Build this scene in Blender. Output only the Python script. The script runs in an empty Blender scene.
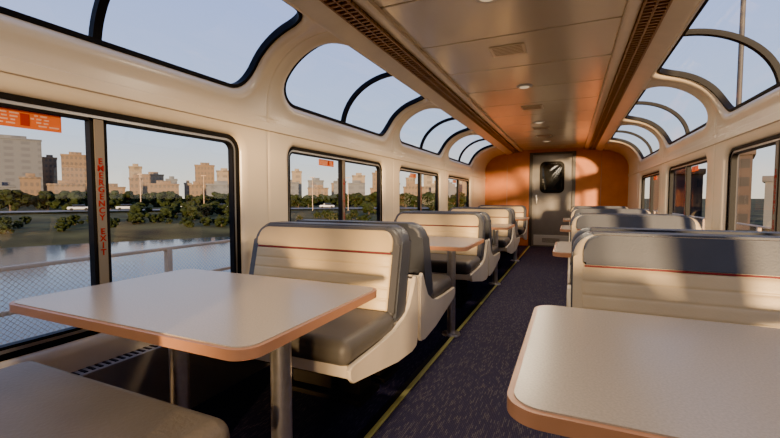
import bpy, bmesh, math, random
from math import sin, cos, pi, radians, sqrt
from mathutils import Vector, Matrix
random.seed(7)
scene = bpy.context.scene
COL = scene.collection

# ------------------------------------------------------------------ materials
def new_mat(name):
    m = bpy.data.materials.new(name); m.use_nodes = True
    nt = m.node_tree
    return m, nt, nt.nodes['Principled BSDF']

def mat(name, col, rough=0.5, metal=0.0, var=0.0, vscale=8.0, bump=0.0, bscale=60.0, coat=0.0, spec=0.5):
    m, nt, b = new_mat(name)
    b.inputs['Roughness'].default_value = rough
    b.inputs['Metallic'].default_value = metal
    b.inputs['Coat Weight'].default_value = coat
    b.inputs['Specular IOR Level'].default_value = spec
    tc = nt.nodes.new('ShaderNodeTexCoord')
    n = nt.nodes.new('ShaderNodeTexNoise'); n.inputs['Scale'].default_value = vscale
    n.inputs['Detail'].default_value = 4
    nt.links.new(tc.outputs['Object'], n.inputs['Vector'])
    r = nt.nodes.new('ShaderNodeValToRGB')
    r.color_ramp.elements[0].position = 0.3; r.color_ramp.elements[1].position = 0.7
    c0 = [max(0, c*(1-var)) for c in col[:3]] + [1]; c1 = [min(1, c*(1+var)) for c in col[:3]] + [1]
    r.color_ramp.elements[0].color = c0; r.color_ramp.elements[1].color = c1
    nt.links.new(n.outputs['Fac'], r.inputs['Fac'])
    nt.links.new(r.outputs['Color'], b.inputs['Base Color'])
    if bump > 0:
        n2 = nt.nodes.new('ShaderNodeTexNoise'); n2.inputs['Scale'].default_value = bscale
        nt.links.new(tc.outputs['Object'], n2.inputs['Vector'])
        bp = nt.nodes.new('ShaderNodeBump'); bp.inputs['Strength'].default_value = bump
        bp.inputs['Distance'].default_value = 0.004
        nt.links.new(n2.outputs['Fac'], bp.inputs['Height'])
        nt.links.new(bp.outputs['Normal'], b.inputs['Normal'])
    return m

M_WALL = mat('cream_plastic_lining', (0.74, 0.61, 0.44), 0.26, var=0.03, vscale=3, bump=0.03, bscale=90)
M_CEIL = mat('ceiling_satin_laminate', (0.72, 0.62, 0.48), 0.20, metal=0.3, var=0.02, vscale=2)
M_STRIP = mat('ceiling_strip_metal', (0.66, 0.56, 0.43), 0.28, metal=0.2, var=0.04)
M_DARKSLOT = mat('dark_slot', (0.018, 0.012, 0.008), 0.6)
M_FIN = mat('grille_fin_brown', (0.28, 0.17, 0.10), 0.45, metal=0.3)
M_GASKET = mat('black_rubber_gasket', (0.008, 0.008, 0.009), 0.6, spec=0.2)
M_ALU = mat('brushed_aluminium', (0.50, 0.47, 0.43), 0.35, metal=0.7)
M_STEEL = mat('brushed_steel_tube', (0.62, 0.58, 0.53), 0.28, metal=0.85, var=0.08, vscale=30)
M_LAM = mat('table_laminate_greybeige', (0.355, 0.30, 0.235), 0.26, var=0.10, vscale=220, spec=0.5)
M_EDGE = mat('table_edge_tan_brown', (0.38, 0.18, 0.095), 0.38, var=0.06)
M_CREAM = mat('tan_seat_leather', (0.53, 0.385, 0.19), 0.42, var=0.05, vscale=6, bump=0.12, bscale=140)
M_CREAM2 = mat('pale_cream_leather', (0.50, 0.385, 0.225), 0.42, var=0.05, vscale=6, bump=0.12, bscale=140)
M_CHAR = mat('charcoal_leather', (0.055, 0.053, 0.053), 0.45, var=0.06, vscale=6, bump=0.12, bscale=140)
M_SLATE = mat('slate_leather', (0.042, 0.047, 0.060), 0.48, var=0.08, vscale=6, bump=0.12, bscale=140)
M_TAUPE = mat('grey_seat_leather', (0.088, 0.080, 0.071), 0.5, var=0.08, vscale=6, bump=0.12, bscale=140, spec=0.35)
M_TAUPE_SUN = mat('sunlit_taupe_leather', (0.145, 0.115, 0.082), 0.5, var=0.12, vscale=5, bump=0.3, bscale=90, spec=0.35)  # grey seat leather with sunlight put into the colour, near-left bench
M_PIPE = mat('red_piping', (0.20, 0.02, 0.02), 0.6)
M_SHELL = mat('bench_shell_offwhite', (0.60, 0.51, 0.39), 0.35, var=0.03)
M_POST = mat('divider_post_grey', (0.19, 0.16, 0.125), 0.6, spec=0.2)
M_PED = mat('pedestal_dark', (0.014, 0.013, 0.013), 0.9, spec=0.1)
M_ORANGE = mat('orange_wood_veneer', (0.50, 0.15, 0.028), 0.42, var=0.15, vscale=3)
M_DOOR = mat('door_gray_paint', (0.17, 0.155, 0.14), 0.36, metal=0.3, var=0.05)
M_DOORF = mat('door_frame_metal', (0.07, 0.062, 0.055), 0.4, metal=0.3)
M_DGLASS = mat('door_dark_glass', (0.012, 0.013, 0.014), 0.08)
M_YEL = mat('yellow_floor_line', (0.42, 0.39, 0.13), 0.6)
M_BLK = mat('black_floor_edge', (0.012, 0.012, 0.014), 0.6)
M_RED = mat('red_lettering', (0.28, 0.006, 0.005), 0.6, spec=0.2)
M_HEAT = mat('heater_cover_gray', (0.32, 0.28, 0.235), 0.45, var=0.04)

def lens_mat():
    m, nt, b = new_mat('lamp_lens')
    b.inputs['Base Color'].default_value = (0.5, 0.45, 0.38, 1)
    b.inputs['Emission Color'].default_value = (1, 0.75, 0.45, 1); b.inputs['Emission Strength'].default_value = 0.4
    return m
M_LIGHT = lens_mat()

def glass_mat():
    m = bpy.data.materials.new('window_glass'); m.use_nodes = True
    nt = m.node_tree; nt.nodes.clear()
    o = nt.nodes.new('ShaderNodeOutputMaterial')
    t = nt.nodes.new('ShaderNodeBsdfTransparent'); t.inputs['Color'].default_value = (0.93, 0.95, 0.98, 1)
    g = nt.nodes.new('ShaderNodeBsdfGlossy'); g.inputs['Roughness'].default_value = 0.02
    f = nt.nodes.new('ShaderNodeLayerWeight'); f.inputs['Blend'].default_value = 0.5
    p = nt.nodes.new('ShaderNodeMath'); p.operation = 'POWER'; p.inputs[1].default_value = 6
    q = nt.nodes.new('ShaderNodeMath'); q.operation = 'MULTIPLY_ADD'; q.inputs[1].default_value = 0.3; q.inputs[2].default_value = 0.05
    nt.links.new(f.outputs['Facing'], p.inputs[0]); nt.links.new(p.outputs[0], q.inputs[0])
    mx = nt.nodes.new('ShaderNodeMixShader')
    nt.links.new(q.outputs[0], mx.inputs[0]); nt.links.new(t.outputs[0], mx.inputs[1]); nt.links.new(g.outputs[0], mx.inputs[2])
    nt.links.new(mx.outputs[0], o.inputs[0])
    return m
M_GLASS = glass_mat()

def carpet_mat():
    m, nt, b = new_mat('navy_speckled_carpet')
    b.inputs['Roughness'].default_value = 0.95
    b.inputs['Specular IOR Level'].default_value = 0.15
    tc = nt.nodes.new('ShaderNodeTexCoord')
    br = nt.nodes.new('ShaderNodeTexBrick'); br.inputs['Scale'].default_value = 1.0
    mp = nt.nodes.new('ShaderNodeMapping'); mp.inputs['Rotation'].default_value = (0, 0, pi/2)
    nt.links.new(tc.outputs['Object'], mp.inputs['Vector']); nt.links.new(mp.outputs[0], br.inputs['Vector'])
    br.inputs['Brick Width'].default_value = 0.034; br.inputs['Row Height'].default_value = 0.008
    br.inputs['Mortar Size'].default_value = 0.0013; br.inputs['Bias'].default_value = -0.55
    br.inputs['Color1'].default_value = (0.042, 0.040, 0.075, 1); br.inputs['Color2'].default_value = (0.16, 0.14, 0.135, 1)
    br.inputs['Mortar'].default_value = (0.028, 0.027, 0.052, 1)
    nt.links.new(br.outputs['Color'], b.inputs['Base Color'])
    return m
M_CARPET = carpet_mat()

def sticker_mat(name, col):
    m, nt, b = new_mat(name)
    b.inputs['Base Color'].default_value = (*col, 1)
    t = nt.nodes.new('ShaderNodeBsdfTranslucent'); t.inputs[0].default_value = (*col, 1)
    mx = nt.nodes.new('ShaderNodeMixShader'); mx.inputs[0].default_value = 0.6
    nt.links.new(b.outputs[0], mx.inputs[1]); nt.links.new(t.outputs[0], mx.inputs[2])
    nt.links.new(mx.outputs[0], nt.nodes['Material Output'].inputs[0])
    return m
M_STICK = sticker_mat('orange_notice_sticker', (0.92, 0.26, 0.03))
M_PRINT = sticker_mat('sticker_print', (0.95, 0.80, 0.60))
M_PRINTD = sticker_mat('sticker_symbol_red', (0.55, 0.04, 0.01))

def building_mat(name, wallc, winc, fx=0.28, fz=0.30):
    m, nt, b = new_mat(name)
    b.inputs['Roughness'].default_value = 0.7
    tc = nt.nodes.new('ShaderNodeTexCoord')
    s = nt.nodes.new('ShaderNodeSeparateXYZ'); nt.links.new(tc.outputs['Object'], s.inputs[0])
    ad = nt.nodes.new('ShaderNodeMath'); ad.operation = 'ADD'
    nt.links.new(s.outputs['X'], ad.inputs[0]); nt.links.new(s.outputs['Y'], ad.inputs[1])
    def band(src, f, thr):
        a = nt.nodes.new('ShaderNodeMath'); a.operation = 'MULTIPLY'; a.inputs[1].default_value = f
        nt.links.new(src, a.inputs[0])
        fr = nt.nodes.new('ShaderNodeMath'); fr.operation = 'FRACT'; nt.links.new(a.outputs[0], fr.inputs[0])
        g = nt.nodes.new('ShaderNodeMath'); g.operation = 'GREATER_THAN'; g.inputs[1].default_value = thr
        nt.links.new(fr.outputs[0], g.inputs[0]); return g.outputs[0]
    bx = band(ad.outputs[0], fx, 0.45); bz = band(s.outputs['Z'], fz, 0.5)
    mu = nt.nodes.new('ShaderNodeMath'); mu.operation = 'MULTIPLY'
    nt.links.new(bx, mu.inputs[0]); nt.links.new(bz, mu.inputs[1])
    mx = nt.nodes.new('ShaderNodeMix'); mx.data_type = 'RGBA'
    mx.inputs[6].default_value = (*wallc, 1); mx.inputs[7].default_value = (*winc, 1)
    nt.links.new(mu.outputs[0], mx.inputs[0]); nt.links.new(mx.outputs[2], b.inputs['Base Color'])
    return m

def chain_mat():
    m = bpy.data.materials.new('chain_link_wire'); m.use_nodes = True
    nt = m.node_tree; b = nt.nodes['Principled BSDF']; o = nt.nodes['Material Output']
    b.inputs['Base Color'].default_value = (0.42, 0.27, 0.15, 1); b.inputs['Roughness'].default_value = 0.6
    tc = nt.nodes.new('ShaderNodeTexCoord')
    s = nt.nodes.new('ShaderNodeSeparateXYZ'); nt.links.new(tc.outputs['Object'], s.inputs[0])
    outs = []
    for op in ('ADD', 'SUBTRACT'):
        a = nt.nodes.new('ShaderNodeMath'); a.operation = op
        nt.links.new(s.outputs['Y'], a.inputs[0]); nt.links.new(s.outputs['Z'], a.inputs[1])
        k = nt.nodes.new('ShaderNodeMath'); k.operation = 'MULTIPLY'; k.inputs[1].default_value = 20
        nt.links.new(a.outputs[0], k.inputs[0])
        f = nt.nodes.new('ShaderNodeMath'); f.operation = 'FRACT'; nt.links.new(k.outputs[0], f.inputs[0])
        l = nt.nodes.new('ShaderNodeMath'); l.operation = 'LESS_THAN'; l.inputs[1].default_value = 0.10
        nt.links.new(f.outputs[0], l.inputs[0]); outs.append(l.outputs[0])
    mx = nt.nodes.new('ShaderNodeMath'); mx.operation = 'MAXIMUM'
    nt.links.new(outs[0], mx.inputs[0]); nt.links.new(outs[1], mx.inputs[1])
    t = nt.nodes.new('ShaderNodeBsdfTransparent')
    ms = nt.nodes.new('ShaderNodeMixShader')
    nt.links.new(mx.outputs[0], ms.inputs[0]); nt.links.new(t.outputs[0], ms.inputs[1]); nt.links.new(b.outputs[0], ms.inputs[2])
    nt.links.new(ms.outputs[0], o.inputs[0])
    return m

# ------------------------------------------------------------------ mesh helpers
def finish(bm, name, material, angle=35):
    bmesh.ops.recalc_face_normals(bm, faces=bm.faces)
    me = bpy.data.meshes.new(name); bm.to_mesh(me); bm.free()
    me.materials.append(material)
    me.shade_smooth(); me.set_sharp_from_angle(angle=radians(angle))
    return me

WN = {'booth_table', 'table_top', 'edge_trim', 'booth_bench', 'shell', 'seat_cushion', 'backrest', 'bolster', 'head_band', 'ceiling', 'door_panel',
      'leg', 'pedestal', 'ceiling_vent', 'wall_front', 'door_1', 'kick_plate', 'window_surround'}
def obj(name, me, parent=None, loc=(0, 0, 0), rotz=0.0):
    o = bpy.data.objects.new(name, me); COL.objects.link(o)
    o.location = loc; o.rotation_euler = (0, 0, rotz)
    if parent: o.parent = parent
    if name in WN or name.startswith('trim'):
        w = o.modifiers.new('weighted_normal', 'WEIGHTED_NORMAL'); w.keep_sharp = True; w.weight = 100
    return o

def top(o, label, category, group=None, kind=None):
    o['label'] = label; o['category'] = category
    if group: o['group'] = group
    if kind: o['kind'] = kind

def struct(o, label, category):
    o['label'] = label; o['category'] = category; o['kind'] = 'structure'

def add_box(bm, x0, x1, y0, y1, z0, z1, bev=0.0, seg=2):
    r = bmesh.ops.create_cube(bm, size=1.0)
    vs = r['verts']
    for v in vs:
        v.co = Vector(((x0+x1)/2 + v.co.x*(x1-x0), (y0+y1)/2 + v.co.y*(y1-y0), (z0+z1)/2 + v.co.z*(z1-z0)))
    if bev > 0:
        es = set(e for v in vs for e in v.link_edges)
        bmesh.ops.bevel(bm, geom=list(es), offset=bev, segments=seg, affect='EDGES', profile=0.5)

def boxes(name, material, lst, bev=0.0, seg=2, angle=35):
    bm = bmesh.new()
    for b in lst: add_box(bm, *b, bev=bev, seg=seg)
    return finish(bm, name, material, angle)

def add_cyl(bm, p0, p1, r0, r1=None, n=24):
    if r1 is None: r1 = r0
    p0 = Vector(p0); p1 = Vector(p1); d = p1-p0
    M = Matrix.Translation((p0+p1)/2) @ d.to_track_quat('Z', 'Y').to_matrix().to_4x4()
    bmesh.ops.create_cone(bm, cap_ends=True, segments=n, radius1=r0, radius2=r1, depth=d.length, matrix=M)

def rrect(x0, x1, y0, y1, r, n=6):
    if not isinstance(r, (list, tuple)): r = [r]*4     # BL, BR, TR, TL
    pts = []
    for (cx, cy, a0, rr) in ((x0+r[0], y0+r[0], pi, r[0]), (x1-r[1], y0+r[1], 1.5*pi, r[1]), (x1-r[2], y1-r[2], 0, r[2]), (x0+r[3], y1-r[3], .5*pi, r[3])):
        for i in range(n+1):
            a = a0 + (pi/2)*i/n
            pts.append((cx+rr*cos(a), cy+rr*sin(a)))
    return pts

def slab(target, pts, t, fmap, bev=0.0, seg=3):
    """closed outline pts extruded 0..t; fmap(a,b,c)->xyz"""
    bm = bmesh.new()
    a = [bm.verts.new((p[0], p[1], 0)) for p in pts]
    b = [bm.verts.new((p[0], p[1], t)) for p in pts]
    f0 = bm.faces.new(a[::-1]); f1 = bm.faces.new(b)
    n = len(pts)
    for i in range(n): bm.faces.new((a[i], a[(i+1) % n], b[(i+1) % n], b[i]))
    if bev > 0:
        es = list(f0.edges)+list(f1.edges)
        bmesh.ops.bevel(bm, geom=es, offset=bev, segments=seg, affect='EDGES', profile=0.5)
    for v in bm.verts: v.co = Vector(fmap(*v.co))
    tmp = bpy.data.meshes.new('tmp'); bm.to_mesh(tmp); bm.free()
    target.from_mesh(tmp); bpy.data.meshes.remove(tmp)

# ------------------------------------------------------------------ car cross-section
XW, Z1, XE, AE, BE = 1.45, 1.70, 0.98, 0.47, 0.38
tab = [(0.0, 0.0)]
N = 200
for i in range(1, N+1):
    t0 = (i-1)/N*pi/2; t1 = i/N*pi/2
    d = sqrt((AE*(cos(t1)-cos(t0)))**2 + (BE*(sin(t1)-sin(t0)))**2)
    tab.append((tab[-1][0]+d, t1))
ELEN = tab[-1][0]; STOT = Z1+ELEN+0.06
def prof(s, off=0.0):
    if s <= Z1: return (XW+off, s)
    s2 = s-Z1
    if s2 >= ELEN: return (XE-(s2-ELEN), Z1+BE+off)
    lo, hi = 0, N
    while hi-lo > 1:
        m = (lo+hi)//2
        if tab[m][0] <= s2: lo = m
        else: hi = m
    f = (s2-tab[lo][0])/max(1e-9, tab[hi][0]-tab[lo][0])
    t = tab[lo][1]+(tab[hi][1]-tab[lo][1])*f
    nx, nz = cos(t)/AE, sin(t)/BE; l = sqrt(nx*nx+nz*nz)
    return (XE+AE*cos(t)+off*nx/l, Z1+BE*sin(t)+off*nz/l)
def P(side, y, s, off=0.0):
    x, z = prof(s, off); return Vector((side*x, y, z))

PITCH = 2.04; WC = 1.07
KS = range(-5, 4)
# s0, s1, corner radius, half width
LOW = (0.50, 1.45, 0.085, 0.79); UPP = (1.735, Z1+ELEN-0.005, 0.16, 0.875)

def contour(y0, y1, s0, s1, r, S0, S1, Y0, Y1, n=8, ny=20, ns=22):
    """list of (inner, outer) pairs, counter-clockwise"""
    out = []
    def corner(cx, cy, a0, cornerpt, pa, pb):
        for i in range(n+1):
            a = a0+(pi/2)*i/n
            ip = (cx+r*cos(a), cy+r*sin(a))
            h = n/2
            if i <= h: f = i/h; op = (pa[0]+(cornerpt[0]-pa[0])*f, pa[1]+(cornerpt[1]-pa[1])*f)
            else: f = (i-h)/h; op = (cornerpt[0]+(pb[0]-cornerpt[0])*f, cornerpt[1]+(pb[1]-cornerpt[1])*f)
            out.append((ip, op))
    def line(ia, ib, oa, ob, m):
        for i in range(1, m):
            f = i/m
            out.append(((ia[0]+(ib[0]-ia[0])*f, ia[1]+(ib[1]-ia[1])*f), (oa[0]+(ob[0]-oa[0])*f, oa[1]+(ob[1]-oa[1])*f)))
    corner(y1-r, s0+r, 1.5*pi, (Y1, S0), (y1-r, S0), (Y1, s0+r))
    line((y1, s0+r), (y1, s1-r), (Y1, s0+r), (Y1, s1-r), ns)
    corner(y1-r, s1-r, 0, (Y1, S1), (Y1, s1-r), (y1-r, S1))
    line((y1-r, s1), (y0+r, s1), (y1-r, S1), (y0+r, S1), ny)
    corner(y0+r, s1-r, .5*pi, (Y0, S1), (y0+r, S1), (Y0, s1-r))
    line((y0, s1-r), (y0, s0+r), (Y0, s1-r), (Y0, s0+r), ns)
    corner(y0+r, s0+r, pi, (Y0, S0), (Y0, s0+r), (y0+r, S0))
    line((y0+r, s0), (y1-r, s0), (y0+r, S0), (y1-r, S0), ny)
    return out

RINGS_L = [(0.0, 0.058), (0.004, 0.034), (0.013, 0.015), (0.028, 0.004), (0.05, 0.0)]
RINGS_U = [(0.0, 0.042), (0.006, 0.022), (0.018, 0.002), (0.034, -0.010), (0.052, -0.014), (0.075, -0.010), (0.10, 0.0)]
SM = 1.60
def build_wall(side, name):
    bm = bmesh.new()
    for k in KS:
        c = WC+k*PITCH; Y0, Y1 = c-PITCH/2, c+PITCH/2
        for (s0, s1, r, HW), S0, S1, RINGS in ((LOW, 0.0, SM, RINGS_L), (UPP, SM, STOT, RINGS_U)):
            ct = contour(c-HW, c+HW, s0, s1, r, S0, S1, Y0, Y1)
            rows = []
            for dist, off in RINGS:
                row = []
                for (ip, op) in ct:
                    L = sqrt((op[0]-ip[0])**2+(op[1]-ip[1])**2); f = min(dist/L, 0.3+0.45*dist/0.1) if L > 0 else 0
                    row.append(bm.verts.new(P(side, ip[0]+(op[0]-ip[0])*f, ip[1]+(op[1]-ip[1])*f, off)))
                rows.append(row)
            for fr, off in ((0.88, 0.0), (0.975, 0.0), (1.0, 0.003)):
                row = []
                for (ip, op) in ct:
                    o2 = off if abs(op[0]-Y0) < 1e-6 or abs(op[0]-Y1) < 1e-6 else 0
                    row.append(bm.verts.new(P(side, ip[0]+(op[0]-ip[0])*fr, ip[1]+(op[1]-ip[1])*fr, o2)))
                rows.append(row)
            n = len(ct)
            for a, b in zip(rows, rows[1:]):
                for i in range(n): bm.faces.new((a[i], a[(i+1) % n], b[(i+1) % n], b[i]))
    Ya, Yb = WC+3*PITCH+PITCH/2, 9.5
    ss = [0, .5, 1.0, 1.5, Z1]+[Z1+ELEN*i/16 for i in range(1, 17)]+[STOT]
    prev = None
    for s in ss:
        cur = [bm.verts.new(P(side, Ya, s)), bm.verts.new(P(side, Yb, s))]
        if prev: bm.faces.new((prev[0], prev[1], cur[1], cur[0]))
        prev = cur
    me = finish(bm, name, M_WALL, 60)
    return obj(name, me)

YB, YE = WC+KS[0]*PITCH-PITCH/2, 9.5
struct(build_wall(-1, 'wall_left'), 'cream moulded lining with rounded window openings', 'wall')
struct(build_wall(1, 'wall_right'), 'cream moulded lining with rounded window openings', 'wall')

# windows
def ring_mesh(name, side, c, spec, inner, outer, offa, offb, material, zero):
    s0, s1, r, HW = spec
    bm = bmesh.new()
    def cont(e):
        return [p for p, _ in contour(c-HW-e, c+HW+e, s0-e, s1+e, max(0.02, r+e), 0, 1, 0, 1)]
    ci, co = cont(-inner), cont(outer)
    R = [[bm.verts.new(P(side, y, s, o)-zero) for (y, s) in cc] for cc, o in ((co, offb), (co, offa), (ci, offa), (ci, offb))]
    n = len(ci)
    for a, b in zip(R, R[1:]):
        for i in range(n): bm.faces.new((a[i], a[(i+1) % n], b[(i+1) % n], b[i]))
    return finish(bm, name, material)

def glass_mesh(name, side, y0, y1, s0, s1, off, zero, ns):
    bm = bmesh.new(); prev = None
    for i in range(ns+1):
        s = s0+(s1-s0)*i/ns
        cur = [bm.verts.new(P(side, y0, s, off)-zero), bm.verts.new(P(side, y1, s, off)-zero)]
        if prev: bm.faces.new((prev[0], prev[1], cur[1], cur[0]))
        prev = cur
    return finish(bm, name, M_GLASS, 60)

def bar_mesh(name, side, y0, y1, s0, s1, offa, offb, zero, ns, material):
    bm = bmesh.new(); prev = None
    for i in range(ns+1):
        s = s0+(s1-s0)*i/ns
        cur = [bm.verts.new(P(side, y, s, o)-zero) for y, o in ((y0, offb), (y0, offa), (y1, offa), (y1, offb))]
        if prev:
            for j in range(3): bm.faces.new((prev[j], prev[j+1], cur[j+1], cur[j]))
        prev = cur
    return finish(bm, name, material)

def text_mesh(txt, size):
    cu = bpy.data.curves.new('t', 'FONT'); cu.body = txt; cu.size = size; cu.extrude = 0.0006; cu.offset = 0.0008
    cu.align_x = 'CENTER'; cu.align_y = 'CENTER'; cu.space_line = 0.84
    o = bpy.data.objects.new('t', cu); COL.objects.link(o)
    bpy.context.view_layer.update()
    me = bpy.data.meshes.new_from_object(o.evaluated_get(bpy.context.evaluated_depsgraph_get()))
    bpy.data.objects.remove(o); return me
T_EXIT = text_mesh('\n'.join('EMERGENCY')+'\n\n'+'\n'.join('EXIT'), 0.036)
T_EXIT.materials.clear(); T_EXIT.materials.append(M_RED)
rs = random.Random(5)
pr = []
for row in range(4):
    z = 0.020-row*0.0125; y = -0.15
    while y < 0.14:
        wd = rs.uniform(0.010, 0.034)
        if not (0.0 < y < 0.055 or y+wd > 0.152): pr.append((-0.0016, 0.0016, y, y+wd, z-0.0028, z+0.0028))
        y += wd+0.008
PRINT = boxes('sticker_print', M_PRINT, pr)
SYMB = boxes('sticker_symbol', M_PRINTD, [(-0.0018, 0.0018, 0.028, 0.056, -0.022, 0.022), (-0.0018, 0.0018, -0.158, 0.158, 0.0275, 0.031)])

wn = 0
for side in (-1, 1):
    for k in KS:
        c = WC+k*PITCH
        HW = LOW[3]
        wn += 1
        zero = P(side, c, LOW[0])
        w = obj('window_%d' % wn, ring_mesh('window_gasket', side, c, LOW, 0.016, 0.006, 0.028, 0.07, M_GASKET, zero), loc=zero)
        struct(w, 'double pane train window with black rubber gasket', 'window')
        obj('aluminium_frame', ring_mesh('aluminium_frame', side, c, LOW, 0.030, -0.0165, 0.036, 0.07, M_ALU, zero), w)
        obj('inner_gasket', ring_mesh('inner_gasket', side, c, LOW, 0.042, -0.031, 0.034, 0.07, M_GASKET, zero), w)
        obj('window_glass', glass_mesh('window_glass', side, c-HW, c+HW, LOW[0], LOW[1], 0.058, zero, 1), w)
        obj('window_divider', bar_mesh('window_divider', side, c-0.034, c+0.034, LOW[0]+.03, LOW[1]-.03, 0.034, 0.07, zero, 1, M_GASKET), w)
        obj('divider_strip', bar_mesh('divider_strip', side, c-0.019, c+0.019, LOW[0]+.035, LOW[1]-.035, 0.030, 0.035, zero, 1, M_POST), w)
        if k >= 0:
            t = obj('exit_lettering', T_EXIT, w)
            t.rotation_euler = (pi/2, 0, pi/2 if side < 0 else -pi/2)
            t.location = (side*0.0290, 0, 0.54)
            st = obj('notice_sticker', boxes('notice_sticker', M_STICK, [(-0.001, 0.001, -0.16, 0.16, -0.032, 0.032)]), w)
            st.location = (side*0.050, -0.29 if k == 0 else -0.25, LOW[1]-LOW[0]-0.077)
            obj('sticker_print', PRINT, st); obj('sticker_symbol', SYMB, st)
            if k: st.scale = (1, .7, .8)
        wn += 1
        HW = UPP[3]
        zero = P(side, c, UPP[0])
        w = obj('window_%d' % wn, ring_mesh('window_gasket', side, c, UPP, 0.013, 0.007, 0.012, 0.055, M_GASKET, zero), loc=zero)
        struct(w, 'curved roof window with black rubber gasket', 'window')
        obj('window_glass', glass_mesh('window_glass', side, c-HW, c+HW, UPP[0], UPP[1], 0.042, zero, 18), w)
        obj('window_divider', bar_mesh('window_divider', side, c-0.018, c+0.018, UPP[0]+.01, UPP[1]-.01, 0.022, 0.055, zero, 18, M_GASKET), w)

# ------------------------------------------------------------------ floor / ceiling / trims
fl = obj('floor', boxes('floor', M_CARPET, [(-1.5, 1.5, YB-.1, YE+.1, -0.06, 0)]))
struct(fl, 'dark navy speckled carpet floor', 'floor')
tn = 0
def trim(me, label, cat='trim'):
    global tn; tn += 1
    o = obj('trim_%d' % tn, me); struct(o, label, cat); return o
for sd in (-1, 1):
    a, b = sorted((sd*0.426, sd*0.452))
    trim(boxes('t', M_YEL, [(a, b, YB, YE, 0.0, 0.006)]), 'yellow-green marking line along aisle carpet edge', 'floor line')
    a, b = sorted((sd*0.4525, sd*0.485))
    trim(boxes('t', M_BLK, [(a, b, YB, YE, 0.0, 0.005)]), 'black edging strip along aisle carpet', 'floor strip')
    a, b = sorted((sd*1.452, sd*1.438))
    trim(boxes('t', M_WALL, [(a, b, YB, YE, 1.52, 1.575)], 0.006), 'cream moulding rail above windows', 'moulding')
    a, b = sorted((sd*1.375, sd*1.449)); 
    trim(boxes('t', M_HEAT, [(a, b, YB, YE, 0.0, 0.38)], 0.008), 'gray heater cover along wall base', 'heater cover')
    sl = []
    y = 0.0
    while y < 9.3:
        a2, b2 = sorted((sd*1.388, sd*1.436)); sl.append((a2, b2, y, y+0.012, 0.378, 0.3825)); y += 0.03
    trim(boxes('t', M_DARKSLOT, sl), 'dark slots in the heater cover top', 'heater grille')

bm = bmesh.new()
y = YB; L = 0.68
while y < YE:
    add_box(bm, -0.64, 0.64, y+0.007, min(y+L, YE)-0.007, 2.15, 2.175, 0.003, 1); y += L
c = obj('ceiling', finish(bm, 'ceiling', M_CEIL, 20)); struct(c, 'glossy tan ceiling panels with cross seams', 'ceiling')
trim(boxes('t', M_DARKSLOT, [(-1.0, 1.0, YB, YE, 2.176, 2.21)]), 'dark roof void above ceiling panels', 'ceiling backing')
for sd in (-1, 1):
    bm = bmesh.new()
    pf = [(0.63, 2.15), (0.63, 2.125), (0.655, 2.118), (0.70, 2.122), (0.70, 2.14), (0.835, 2.125), (0.835, 2.10), (0.87, 2.088), (0.925, 2.070), (0.965, 2.070), (0.975, 2.085), (0.975, 2.18)]
    prev = None
    for (x, z) in pf:
        cur = [bm.verts.new((sd*x, YB, z)), bm.verts.new((sd*x, YE, z))]
        if prev: bm.faces.new((prev[0], prev[1], cur[1], cur[0]))
        prev = cur
    trim(finish(bm, 't', M_STRIP, 25), 'tan ceiling air duct strip along the car', 'ceiling strip')
    a, b = sorted((sd*0.701, sd*0.834))
    fins = []
    y = -1.0
    while y < YE:
        fins.append((min(sd*0.702, sd*0.833), max(sd*0.702, sd*0.833), y, y+0.016, 2.102, 2.122)); y += 0.045
    for xx in (0.702, 0.76, 0.822):
        fins.append((min(sd*xx, sd*(xx+.012)), max(sd*xx, sd*(xx+.012)), YB, YE, 2.100, 2.122))
    trim(boxes('t', M_FIN, fins), 'brown slotted ceiling air grille', 'ceiling grille')
    trim(boxes('t', M_DARKSLOT, [(a, b, YB, YE, 2.121, 2.123)]), 'dark backing of ceiling air grille', 'grille backing')

def vent(y, x, w, l, n):
    fr = boxes('ceiling_vent', M_STRIP, [(-w/2, w/2, -l/2, l/2, -0.008, 0.0)], 0.003)
    o = obj('ceiling_vent', fr, loc=(x, y, 2.149))
    sl = [(-w/2+.02, w/2-.02, -l/2+.015+i*(l-.03)/n, -l/2+.015+i*(l-.03)/n+0.006, -0.0095, -0.0075) for i in range(n)]
    obj('vent_slots', boxes('vent_slots', M_FIN, sl), o)
    top(o, 'rectangular slotted vent on the tan ceiling', 'vent', 'ceiling vents')
for y in (3.04, 5.05, 6.6, 7.4): vent(y, -0.06, 0.24, 0.20, 6)
bm = bmesh.new(); add_cyl(bm, (0, 0, 0), (0, 0, -0.012), 0.075, 0.065, 32); LR = finish(bm, 'lamp_ring', M_ALU)
bm = bmesh.new(); add_cyl(bm, (0, 0, -0.011), (0, 0, -0.016), 0.048, 0.040, 32); LL = finish(bm, 'lamp_lens', M_LIGHT)
for y in (-3.9, -1.9, 0.15, 2.19, 4.07, 6.05, 8.1):
    o = obj('ceiling_lamp', LR, loc=(-0.05, y, 2.149)); obj('lamp_lens', LL, o)
    top(o, 'small round metal ceiling lamp on tan panel', 'ceiling light', 'ceiling lamps')
    l = bpy.data.lights.new('fill_light', 'AREA'); l.shape = 'DISK'; l.size = 0.30; l.energy = 15 if y < 8 else 6; l.color = (1.0, 0.80, 0.56)  # added fill light under each lamp, stands in for warm bounce
    lo = bpy.data.objects.new('fill_light', l); COL.objects.link(lo); lo.location = (0, 0, -0.02); lo.parent = o

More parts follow.
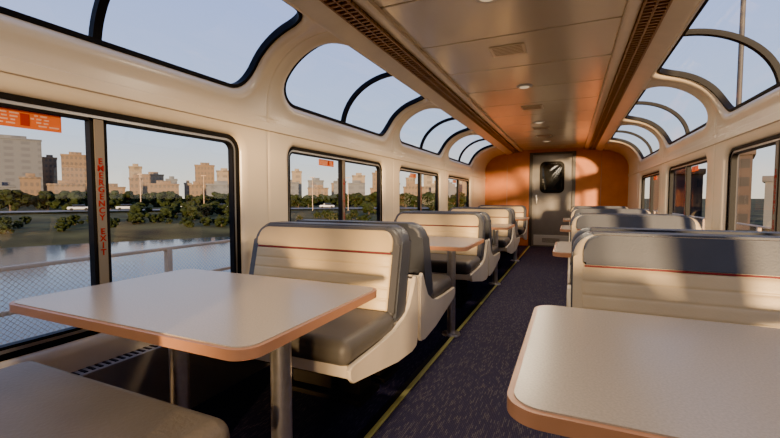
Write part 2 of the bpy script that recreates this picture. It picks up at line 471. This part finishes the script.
# ------------------------------------------------------------------ end walls and door
def endpiece(bm, x0, x1, z0, z1, y0, y1, bev=0.004): add_box(bm, x0, x1, y0, y1, z0, z1, bev)
bm = bmesh.new()
endpiece(bm, -1.5, -0.47, 0, 2.18, YE, YE+.06); endpiece(bm, 0.47, 1.5, 0, 2.18, YE, YE+.06)
endpiece(bm, -0.47, 0.47, 2.085, 2.18, YE, YE+.06)
o = obj('wall_front', finish(bm, 'wall_front', M_ORANGE)); struct(o, 'glowing orange veneer end wall beside door', 'wall')
for sd in (-1, 1):
    a, b = sorted((sd*0.95, sd*0.962)); 
    trim(boxes('t', M_EDGE, [(a, b, YE-.006, YE, 0.1, 2.12)]), 'thin seam strip on the orange end wall')
o = obj('wall_back', boxes('wall_back', M_WALL, [(-1.5, 1.5, YB-.06, YB, 0, 2.18)])); struct(o, 'cream rear end wall of the car', 'wall')
bm = bmesh.new()
for b in ((-0.47, -0.40, 0, 2.085), (0.40, 0.47, 0, 2.085), (-0.40, 0.40, 2.03, 2.085)):
    add_box(bm, b[0], b[1], YE-0.03, YE+0.05, b[2], b[3], 0.004)
d = obj('door_1', finish(bm, 'door_frame', M_DOORF)); struct(d, 'gray metal end door with dark window', 'door')
o = obj('door_panel', boxes('door_panel', M_DOOR, [(-0.40, 0.40, YE+.0, YE+.04, 0.0, 2.03), (-0.34, 0.34, YE-.008, YE+.004, 0.32, 1.02)], 0.004), d)
bm = bmesh.new(); slab(bm, rrect(-0.25, 0.25, 1.19, 1.88, 0.11), 0.02, lambda a, b, c: (a, YE-.018+c, b), 0.004)
obj('window_surround', finish(bm, 'window_surround', M_GASKET), d)
bm = bmesh.new(); slab(bm, rrect(-0.20, 0.20, 1.24, 1.83, 0.085), 0.02, lambda a, b, c: (a, YE-.022+c, b), 0.003)
obj('door_glass', finish(bm, 'door_glass', M_DGLASS), d)
bm = bmesh.new(); add_box(bm, -0.33, -0.30, YE-.05, YE-.035, 0.95, 1.15, .004); add_box(bm, -.325, -.305, YE-.04, YE, .97, .99); add_box(bm, -.325, -.305, YE-.04, YE, 1.11, 1.13)
obj('door_handle', finish(bm, 'door_handle', M_STEEL), d)
obj('kick_plate', boxes('kick_plate', M_ALU, [(-0.36, 0.36, YE-.006, YE, 0.03, 0.26)], 0.003), d)
obj('door_vent', boxes('door_vent', M_DARKSLOT, [(-0.18, 0.18, YE-.009, YE-.004, 0.10+i*.025, 0.11+i*.025) for i in range(4)]), d)

# ------------------------------------------------------------------ tables
TX0, TX1, TD = 0.276, 1.32, 0.352   # aisle edge, wall edge, half depth
TH = 0.74
hw = (TX1-TX0)/2
bm = bmesh.new(); slab(bm, rrect(-hw, hw, -TD, TD, 0.06, 10), 0.026, lambda a, b, c: (a, b, TH-0.028+c), 0.0105, 4)
T_EDGE = finish(bm, 'edge_trim', M_EDGE, 50)
bm = bmesh.new(); slab(bm, rrect(-hw+.0115, hw-.0115, -TD+.0115, TD-.0115, 0.05, 10), 0.006, lambda a, b, c: (a, b, TH-0.005+c), 0.001, 1)
T_TOP = finish(bm, 'table_top', M_LAM)
def leg_mesh():
    bm = bmesh.new()
    add_cyl(bm, (0, 0, 0.012), (0, 0, TH-0.045), 0.034, n=32)
    add_cyl(bm, (0, 0, 0.0), (0, 0, 0.014), 0.075, 0.07, 32)
    add_cyl(bm, (0, 0, TH-0.05), (0, 0, TH-0.029), 0.06, 0.07, 32)
    return finish(bm, 'table_leg', M_STEEL)
T_LEG = leg_mesh()
TABY = [1.01+PITCH*k for k in range(4)]
for sd in (-1, 1):
    for y in TABY:
        xc = sd*(TX0+TX1)/2
        t = obj('booth_table', T_EDGE, loc=(xc, y, 0))
        top(t, 'grey-beige laminate booth table with copper-brown rounded edge', 'table', 'booth tables along both windows')
        obj('table_top', T_TOP, t)
        obj('leg', T_LEG, t, (sd*(0.47-(TX0+TX1)/2), 0, 0)); obj('leg', T_LEG, t, (sd*(0.945-(TX0+TX1)/2), 0, 0))

# ------------------------------------------------------------------ benches (local: faces -Y, y=0 is pair centre)
BW = 0.47
def face_y(z):   # front face of backrest
    return -0.30 + (z-0.52)/(0.94-0.52)*0.10
def bench_meshes(band, bolster, panel, seat, ed):
    M = {}
    bm = bmesh.new()
    slab(bm, rrect(-BW+.002, BW-.002, 0.47, 0.938, [.03, .03, .085, .085], 8), 0.12, lambda a, b, c: (a, face_y(b)+0.018+c*(1.0-(b-.5)*.15), b), 0.03, 4)
    M['backrest'] = finish(bm, 'backrest', M_SLATE, 50)
    bm = bmesh.new()
    slab(bm, rrect(-BW+.008, BW-.008, 0.50, 0.930, [.03, .03, .09, .09], 8), 0.05, lambda a, b, c: (a, face_y(b)-0.004+c, b), 0.022, 4)
    M['bolster'] = finish(bm, 'bolster', bolster, 50)
    bm = bmesh.new()
    nr = 5; z0, z1 = 0.535, 0.800; prev = None; per = 12
    prf = [0, .8, .95, 1.0, 1.0, 1.0, 1.0, 1.0, 1.0, 1.0, .95, .8]
    W2 = BW-ed
    xs = [-W2-.01, -W2]+[-W2+2*W2*i/6 for i in range(1, 6)]+[W2, W2+.01]
    for i in range(nr*per+1):
        z = z0+(z1-z0)*i/(nr*per)
        dd = 0.005+0.0034*prf[i % per]
        cur = []
        for j, x in enumerate(xs):
            e = 0.0 if j in (0, len(xs)-1) else 1.0
            cur.append(bm.verts.new((x, face_y(z)-0.004-dd*e+(0.004 if e == 0 else 0), z)))
        if prev:
            for j in range(len(xs)-1): bm.faces.new((prev[j], prev[j+1], cur[j+1], cur[j]))
        prev = cur
    M['stitched_panel'] = finish(bm, 'stitched_panel', panel, 70)
    bm = bmesh.new()
    tp = 0.930 if band != M_CREAM else 0.916
    slab(bm, rrect(-BW+ed-.005, BW-ed+.005, 0.812, tp, [.01, .01, .06, .06], 8), 0.03, lambda a, b, c: (a, face_y(b)-0.014+c, b), 0.010, 3)
    M['head_band'] = finish(bm, 'head_band', band, 50)
    bm = bmesh.new(); z = 0.806; add_cyl(bm, (-W2, face_y(z)-.009, z), (W2, face_y(z)-.009, z), 0.0035, n=10)
    M['piping'] = finish(bm, 'piping', M_PIPE)
    bm = bmesh.new(); add_box(bm, -BW+.004, BW-.004, -0.748, -0.275, 0.425, 0.532, 0.045, 6)
    for v in bm.verts:
        if v.co.z > .5: v.co.z += 0.016*(1-(v.co.x/BW)**4)*max(0, 1-((v.co.y+.51)/.24)**4)
    M['seat_cushion'] = finish(bm, 'seat_cushion', seat, 50)
    pf = [(-.725, .372), (-.75, .40), (-.752, .43), (-.735, .445), (-.45, .448), (-.32, .455), (-.22, .475), (-.14, .52), (-.09, .59), (-.07, .65), (-.055, .665), (-.03, .65), (-.02, .55), (-.02, .32), (-.04, .285), (-.10, .275), (-.30, .295), (-.55, .342)]
    bm = bmesh.new()
    for sx in (-1, 1):
        slab(bm, pf, 0.022, lambda a, b, c: (sx*(BW-.008+c*1.0), a, b), 0.006, 2)
    add_box(bm, -BW+.0, BW-.0, -0.715, -0.10, 0.375, 0.43, 0.01)
    add_box(bm, -BW, BW, -0.06, -0.035, 0.33, 0.65, 0.008)
    M['shell'] = finish(bm, 'shell', M_SHELL, 40)
    bm = bmesh.new()
    add_box(bm, -.26, .26, -0.26, -0.03, 0.0, 0.03, 0.008)
    add_box(bm, -.22, .22, -0.20, -0.05, 0.025, 0.30, 0.01)
    add_box(bm, -.36, .36, -0.58, -0.06, 0.30, 0.375, 0.01)
    M['pedestal'] = finish(bm, 'pedestal', M_PED)
    return M
BL = bench_meshes(M_CREAM, M_CHAR, M_CREAM, M_TAUPE, .05); BR = bench_meshes(M_SLATE, M_CREAM2, M_CREAM2, M_TAUPE, .05)
BN = bench_meshes(M_CREAM, M_CHAR, M_CREAM, M_TAUPE_SUN, .05)
def bench(sd, yc, away, M=None):
    M = M or (BL if sd < 0 else BR)
    xc = sd*(0.380+BW)
    root = obj('booth_bench', M['shell'], loc=(xc, yc, 0), rotz=pi if away else 0)
    lab = 'off-white shell booth bench, tan stitched back, %s' % ('charcoal edges' if sd < 0 else 'slate head band')
    top(root, lab, 'bench', 'booth benches')
    for n in ('pedestal', 'seat_cushion', 'backrest', 'bolster', 'stitched_panel', 'head_band', 'piping'):
        obj(n, M[n], root)
bench(-1, -0.01, True, BN); bench(1, -0.01, True)
for sd in (-1, 1):
    for k in range(3):
        bench(sd, 2.03+PITCH*k, False); bench(sd, 2.03+PITCH*k, True)
    bench(sd, 2.03+PITCH*3, False)

# ------------------------------------------------------------------ exterior
def az(a, d):  # compass bearing left of travel direction
    return (-sin(radians(a))*d, cos(radians(a))*d)
M_WATER = mat('river_water', (0.04, 0.05, 0.06), 0.10, var=0.15, vscale=0.3, bump=0.7, bscale=1.0, spec=0.3)
M_GRASS = mat('river_bank_grass', (0.060, 0.056, 0.018), 0.95, var=0.7, vscale=0.15, bump=0.3, bscale=0.6, spec=0.1)
M_LEAF = mat('tree_foliage', (0.018, 0.025, 0.009), 0.95, var=0.5, vscale=1.5, bump=0.8, bscale=3, spec=0.1)
M_BARK = mat('tree_bark', (0.07, 0.05, 0.035), 0.9)
M_CONC = mat('bridge_concrete', (0.34, 0.26, 0.18), 0.8, var=0.12, vscale=2)
M_RAILW = mat('weathered_rail', (0.50, 0.35, 0.21), 0.6, metal=0.0)
M_ROAD = mat('pale_road', (0.16, 0.15, 0.14), 0.9)
bm = bmesh.new(); bmesh.ops.create_circle(bm, cap_ends=True, radius=75, segments=64)
w = obj('river', finish(bm, 'river', M_WATER), loc=(0, 0, -4.0)); top(w, 'calm blue-gray river water below the bridge', 'water', kind='stuff')
bm = bmesh.new(); prev = None; NS = 96
GR = ((50, -4.3), (56, -3.95), (60, -3.5), (75, -3.0), (110, -2.6), (160, -2.0), (260, -1.5), (520, -1.0), (1500, -0.5))
for r, z in GR:
    cur = []
    for i in range(NS):
        a = 2*pi*i/NS; rr = r*(1+0.05*sin(3*a+1)+0.03*sin(7*a)) if r < 100 else r
        cur.append(bm.verts.new((rr*cos(a), rr*sin(a), z)))
    if prev:
        for i in range(NS): bm.faces.new((prev[i], prev[(i+1) % NS], cur[(i+1) % NS], cur[i]))
    prev = cur
g = obj('ground', finish(bm, 'ground', M_GRASS)); struct(g, 'grassy far river bank and land', 'ground')
dk = obj('bridge_deck', boxes('bridge_deck', M_CONC, [(-4.6, 4.6, -20, 45, -1.3, -0.95)], 0.02)); struct(dk, 'concrete bridge deck beside the track', 'bridge deck')
M_CHAIN = chain_mat()
def fence(x, y0, y1):
    post = boxes('fence_post', M_RAILW, [(-.035, .035, -.035, .035, 0, 1.40)], .006)
    rail = boxes('fence_rail', M_RAILW, [(-.025, .025, 0, y1-y0, 1.38, 1.42)], .01)
    rail2 = boxes('fence_rail', M_RAILW, [(-.02, .02, 0, y1-y0, 0.98, 1.02)], .006)
    f = obj('chain_link_fence', rail, loc=(x, y0, -0.95)); top(f, 'pale brown metal fence with chain-link infill beside track', 'fence', 'bridge fences')
    obj('middle_rail', rail2, f)
    obj('bottom_rail', boxes('bottom_rail', M_RAILW, [(-.02, .02, 0, y1-y0, 0.08, 0.12)], .006), f)
    y = 0.4
    while y < y1-y0: obj('fence_post', post, f, (0, y, 0)); y += 2.0
    bm = bmesh.new(); v = [bm.verts.new(p) for p in ((0.02, 0, .1), (0.02, y1-y0, .1), (0.02, y1-y0, 1.4), (0.02, 0, 1.4))]; bm.faces.new(v)
    obj('chain_link_mesh', finish(bm, 'chain_link_mesh', M_CHAIN), f)
fence(-4.2, -3, 40); fence(4.2, -3, 40)
# trackside pole beyond the roof windows
M_POLE = mat('dark_pole_steel', (0.06, 0.055, 0.05), 0.6)
bm = bmesh.new(); add_cyl(bm, (0, 0, 0), (0, 0, 11.0), 0.05, 0.04, 16); add_cyl(bm, (0, 0, 0), (0, 0, 0.12), 0.14, 0.12, 16)
o = obj('trackside_pole', finish(bm, 'trackside_pole', M_POLE), loc=(3.45, 10.4, -0.95)); top(o, 'thin dark steel pole standing beside the track', 'pole')
bm = bmesh.new(); add_cyl(bm, (0, 0, 8.2), (-1.3, 0, 8.7), 0.025, 0.02, 12); obj('pole_bracket', finish(bm, 'pole_bracket', M_POLE), o)

def tree_variants():
    out = []
    for i in range(5):
        bm = bmesh.new()
        for j in range(26):
            a = random.uniform(0, 2*pi); z = random.uniform(.25, 1.35); q = sqrt(max(0, 1-((z-.7)/.75)**2))*.70*random.uniform(.3, 1)
            c = Vector((q*cos(a), q*sin(a), z))
            bmesh.ops.create_icosphere(bm, subdivisions=2, radius=random.uniform(.14, .27), matrix=Matrix.Translation(c))
        for v in bm.verts: v.co += Vector((random.uniform(-.05, .05), random.uniform(-.05, .05), random.uniform(-.05, .05)))
        cr = finish(bm, 'tree_crown', M_LEAF, 30)
        bm = bmesh.new(); add_cyl(bm, (0, 0, -.05), (0, 0, .7), .07, .04, 8)
        out.append((finish(bm, 'tree_trunk', M_BARK), cr))
    return out
TV = tree_variants()
def ground_z(d):
    for (a, za), (b, zb) in zip(GR, GR[1:]):
        if a <= d <= b: return za+(zb-za)*(d-a)/(b-a)
    return -.5
placed = []
def add_tree(a, d, s, name='tree'):
    x, y = az(a, d)
    if any((x-px)**2+(y-py)**2 < (1.09*(s+ps))**2 for px, py, ps in placed): return False
    placed.append((x, y, s))
    tr, cr = TV[len(placed) % 5]
    t = obj(name, tr, loc=(x, y, ground_z(d)-.1), rotz=random.uniform(0, 6)); t.scale = (s*1.25, s*1.25, s)
    obj('tree_crown', cr, t)
    top(t, 'leafy green tree on the river bank' if name == 'tree' else 'low dark green shrub at the water edge', name, 'river bank trees' if name == 'tree' else 'river bank shrubs')
    return True
tries = 0
while len(placed) < 170 and tries < 8000:
    tries += 1
    a = random.uniform(9, 74)
    d = random.uniform(132, 215); s = random.uniform(2.4, 3.8)
    add_tree(a, d, s)
for i in range(36): add_tree(random.choice((random.uniform(44, 54), random.uniform(44, 56), random.uniform(14, 40))), random.uniform(84, 108), random.uniform(1.3, 2.2))
for i in range(110):
    add_tree(random.uniform(10, 73), random.uniform(66, 84), random.uniform(0.5, 1.2), 'shrub')

bm = bmesh.new(); prev = None
for i in range(60):
    a = 5+i*1.25
    cur = [bm.verts.new((*az(a, r), ground_z(r)+.5)) for r in (118, 126)]
    if prev: bm.faces.new((prev[0], prev[1], cur[1], cur[0]))
    prev = cur
o = obj('riverside_road', finish(bm, 'riverside_road', M_ROAD)); struct(o, 'pale riverside road on far bank', 'road')
M_CARW = mat('car_paint_white', (0.5, 0.5, 0.5), 0.3); M_TYRE = mat('car_tyre', (0.01, 0.01, 0.01), 0.8)
bm = bmesh.new(); add_box(bm, -2.2, 2.2, -.9, .9, .35, .95, .15, 3)
CB = finish(bm, 'car_body', M_CARW)
bm = bmesh.new(); add_box(bm, -1.2, 1.3, -.8, .8, .9, 1.5, .2, 3); CC = finish(bm, 'car_cabin', M_DGLASS)
bm = bmesh.new(); add_cyl(bm, (0, -.1, 0), (0, .1, 0), .34, n=16); CWh = finish(bm, 'car_wheel', M_TYRE)
for a in (62, 57.5, 51, 47, 33):
    x, y = az(a, 122); c = obj('car', CB, loc=(x, y, ground_z(122)+.48), rotz=radians(a)); top(c, 'white car driving on the riverside road', 'car', 'cars on the far road')
    obj('car_cabin', CC, c)
    for wx in (-1.4, 1.4):
        for wy in (-.85, .85): obj('wheel', CWh, c, (wx, wy, .34))
bm = bmesh.new(); add_cyl(bm, (0, 0, 0), (0, 0, 9.5), .10, .06, 8); add_box(bm, -.8, .8, -.1, .1, 9.4, 9.55)
LP = finish(bm, 'street_lamp', M_RAILW)
for a in (56, 49, 35, 30):
    x, y = az(a, 116); o = obj('street_lamp', LP, loc=(x, y, ground_z(116))); top(o, 'tall pale street lamp by the riverside road', 'street lamp', 'riverside street lamps')

BM = [building_mat('brick_tower_facade', (0.150, 0.098, 0.055), (0.09, 0.068, 0.048), .5, .3),  # skyline facades: window contrast lowered in the colours to stand for haze
      building_mat('pale_tower_facade', (0.20, 0.155, 0.10), (0.125, 0.10, 0.072), .2, .28),
      building_mat('gray_glass_facade', (0.10, 0.105, 0.11), (0.075, 0.08, 0.088), .15, .3),
      building_mat('brown_brick_facade', (0.050, 0.029, 0.018), (0.020, 0.015, 0.012), .42, .42)]
def building(a, wdeg, h, d, mi, dep=14, plant=True):
    wd = d*radians(wdeg)*.8; x, y = az(a, d)
    bm = bmesh.new()
    add_box(bm, -wd/2, wd/2, -dep/2, dep/2, 0, h, 0)
    me = finish(bm, 'building', BM[mi])
    o = obj('building', me, loc=(x, y, ground_z(d)-.3), rotz=radians(a))
    nm = ('brown brick', 'pale concrete', 'gray glass', 'dark red brick')[mi]
    top(o, '%s city building with rows of windows beyond trees' % nm, 'building', 'skyline buildings')
    obj('roof_parapet', boxes('roof_parapet', BM[mi], [(-wd/2-.3, wd/2+.3, -dep/2-.3, dep/2+.3, h, h+.8)], .05), o)
    obj('roof_plant_room', boxes('roof_plant_room', BM[mi], [(-wd*.22, wd*.25, -dep*.25, dep*.25, h+.7, h+(2.5 if plant else 1.6))], .05), o)
for b in ((67.3, 5.6, 34, 300, 2), (64.4, 1.5, 27, 330, 0), (62.2, 3.0, 27, 300, 0), (60.0, 1.3, 13, 290, 1), (56.5, 1.6, 21, 290, 1),
          (54.7, 2.8, 18, 320, 0), (52.7, 1.5, 14, 290, 2), (50.9, 1.0, 12, 300, 1), (48.9, 2.8, 24, 300, 0), (46.6, 2.2, 20, 290, 1), (44.3, 2.0, 16, 300, 2),
          (39.5, 1.6, 14, 290, 0), (37.2, 1.6, 20, 280, 1), (34.6, 2.6, 14, 280, 2), (31.8, 1.6, 13, 300, 0), (28.6, 2.2, 17, 270, 1), (26.0, 1.6, 20, 290, 0),
          (23.5, 1.6, 14, 280, 1), (21.2, 1.6, 17, 300, 0), (18.7, 1.6, 20, 280, 1), (16, 1.6, 13, 290, 2), (13.8, 1.6, 18, 280, 1)):
    building(*b)
rb = random.Random(3)
a = 71
while a > 12:
    wd = rb.uniform(1.4, 4.2); building(a-wd/2, wd*1.05, rb.uniform(7.5, 13.5), 250+rb.uniform(-3, 3), rb.choice((0, 1, 2, 0)), 10); a -= wd*rb.uniform(0.95, 1.2)
for b in ((-11.5, 6.0, 8.0, 82, 3, 8, False), (-16.6, 3.6, 10.0, 74, 3, 8, False), (-20.3, 2.8, 6.5, 76, 2, 6, False), (-24.5, 5.0, 7.5, 78, 3, 8, False)):
    building(*b)

# ------------------------------------------------------------------ world + sun
W = bpy.data.worlds.new('sky'); scene.world = W; W.use_nodes = True
nt = W.node_tree; bg = nt.nodes['Background']
tc = nt.nodes.new('ShaderNodeTexCoord'); sp = nt.nodes.new('ShaderNodeSeparateXYZ')
nt.links.new(tc.outputs['Generated'], sp.inputs[0])
r = nt.nodes.new('ShaderNodeValToRGB'); cr = r.color_ramp
cr.elements[0].position = 0.0; cr.elements[0].color = (0.60, 0.52, 0.40, 1)
cr.elements[1].position = 1.0; cr.elements[1].color = (0.17, 0.25, 0.50, 1)
e = cr.elements.new(0.06); e.color = (0.48, 0.48, 0.45, 1)
e = cr.elements.new(0.16); e.color = (0.33, 0.41, 0.55, 1)
e = cr.elements.new(0.40); e.color = (0.255, 0.325, 0.58, 1)
nt.links.new(sp.outputs['Z'], r.inputs[0]); nt.links.new(r.outputs[0], bg.inputs['Color'])
bg.inputs['Strength'].default_value = 1.7

SA, SE = radians(21), radians(4.5)
sl = bpy.data.lights.new('sun', 'SUN'); sl.energy = 9.5; sl.angle = radians(3.0); sl.color = (1.0, 0.67, 0.35)
so = bpy.data.objects.new('sun', sl); COL.objects.link(so)
dirv = Vector((-sin(SA)*cos(SE), cos(SA)*cos(SE), -sin(SE)))
so.rotation_euler = dirv.to_track_quat('-Z', 'Y').to_euler(); so.location = (10, -20, 10)

# ------------------------------------------------------------------ camera
cam = bpy.data.cameras.new('camera'); co = bpy.data.objects.new('camera', cam); COL.objects.link(co)
cam.sensor_width = 36; cam.lens = 400/780*36; cam.clip_end = 3000; cam.clip_start = 0.02
co.location = (0.37, 0, 1.08)
co.rotation_euler = (radians(90-3.0), 0, radians(24.2))
scene.camera = co
scene.view_settings.view_transform = 'AgX'
scene.view_settings.look = 'AgX - Punchy'
scene.view_settings.exposure = 1.2
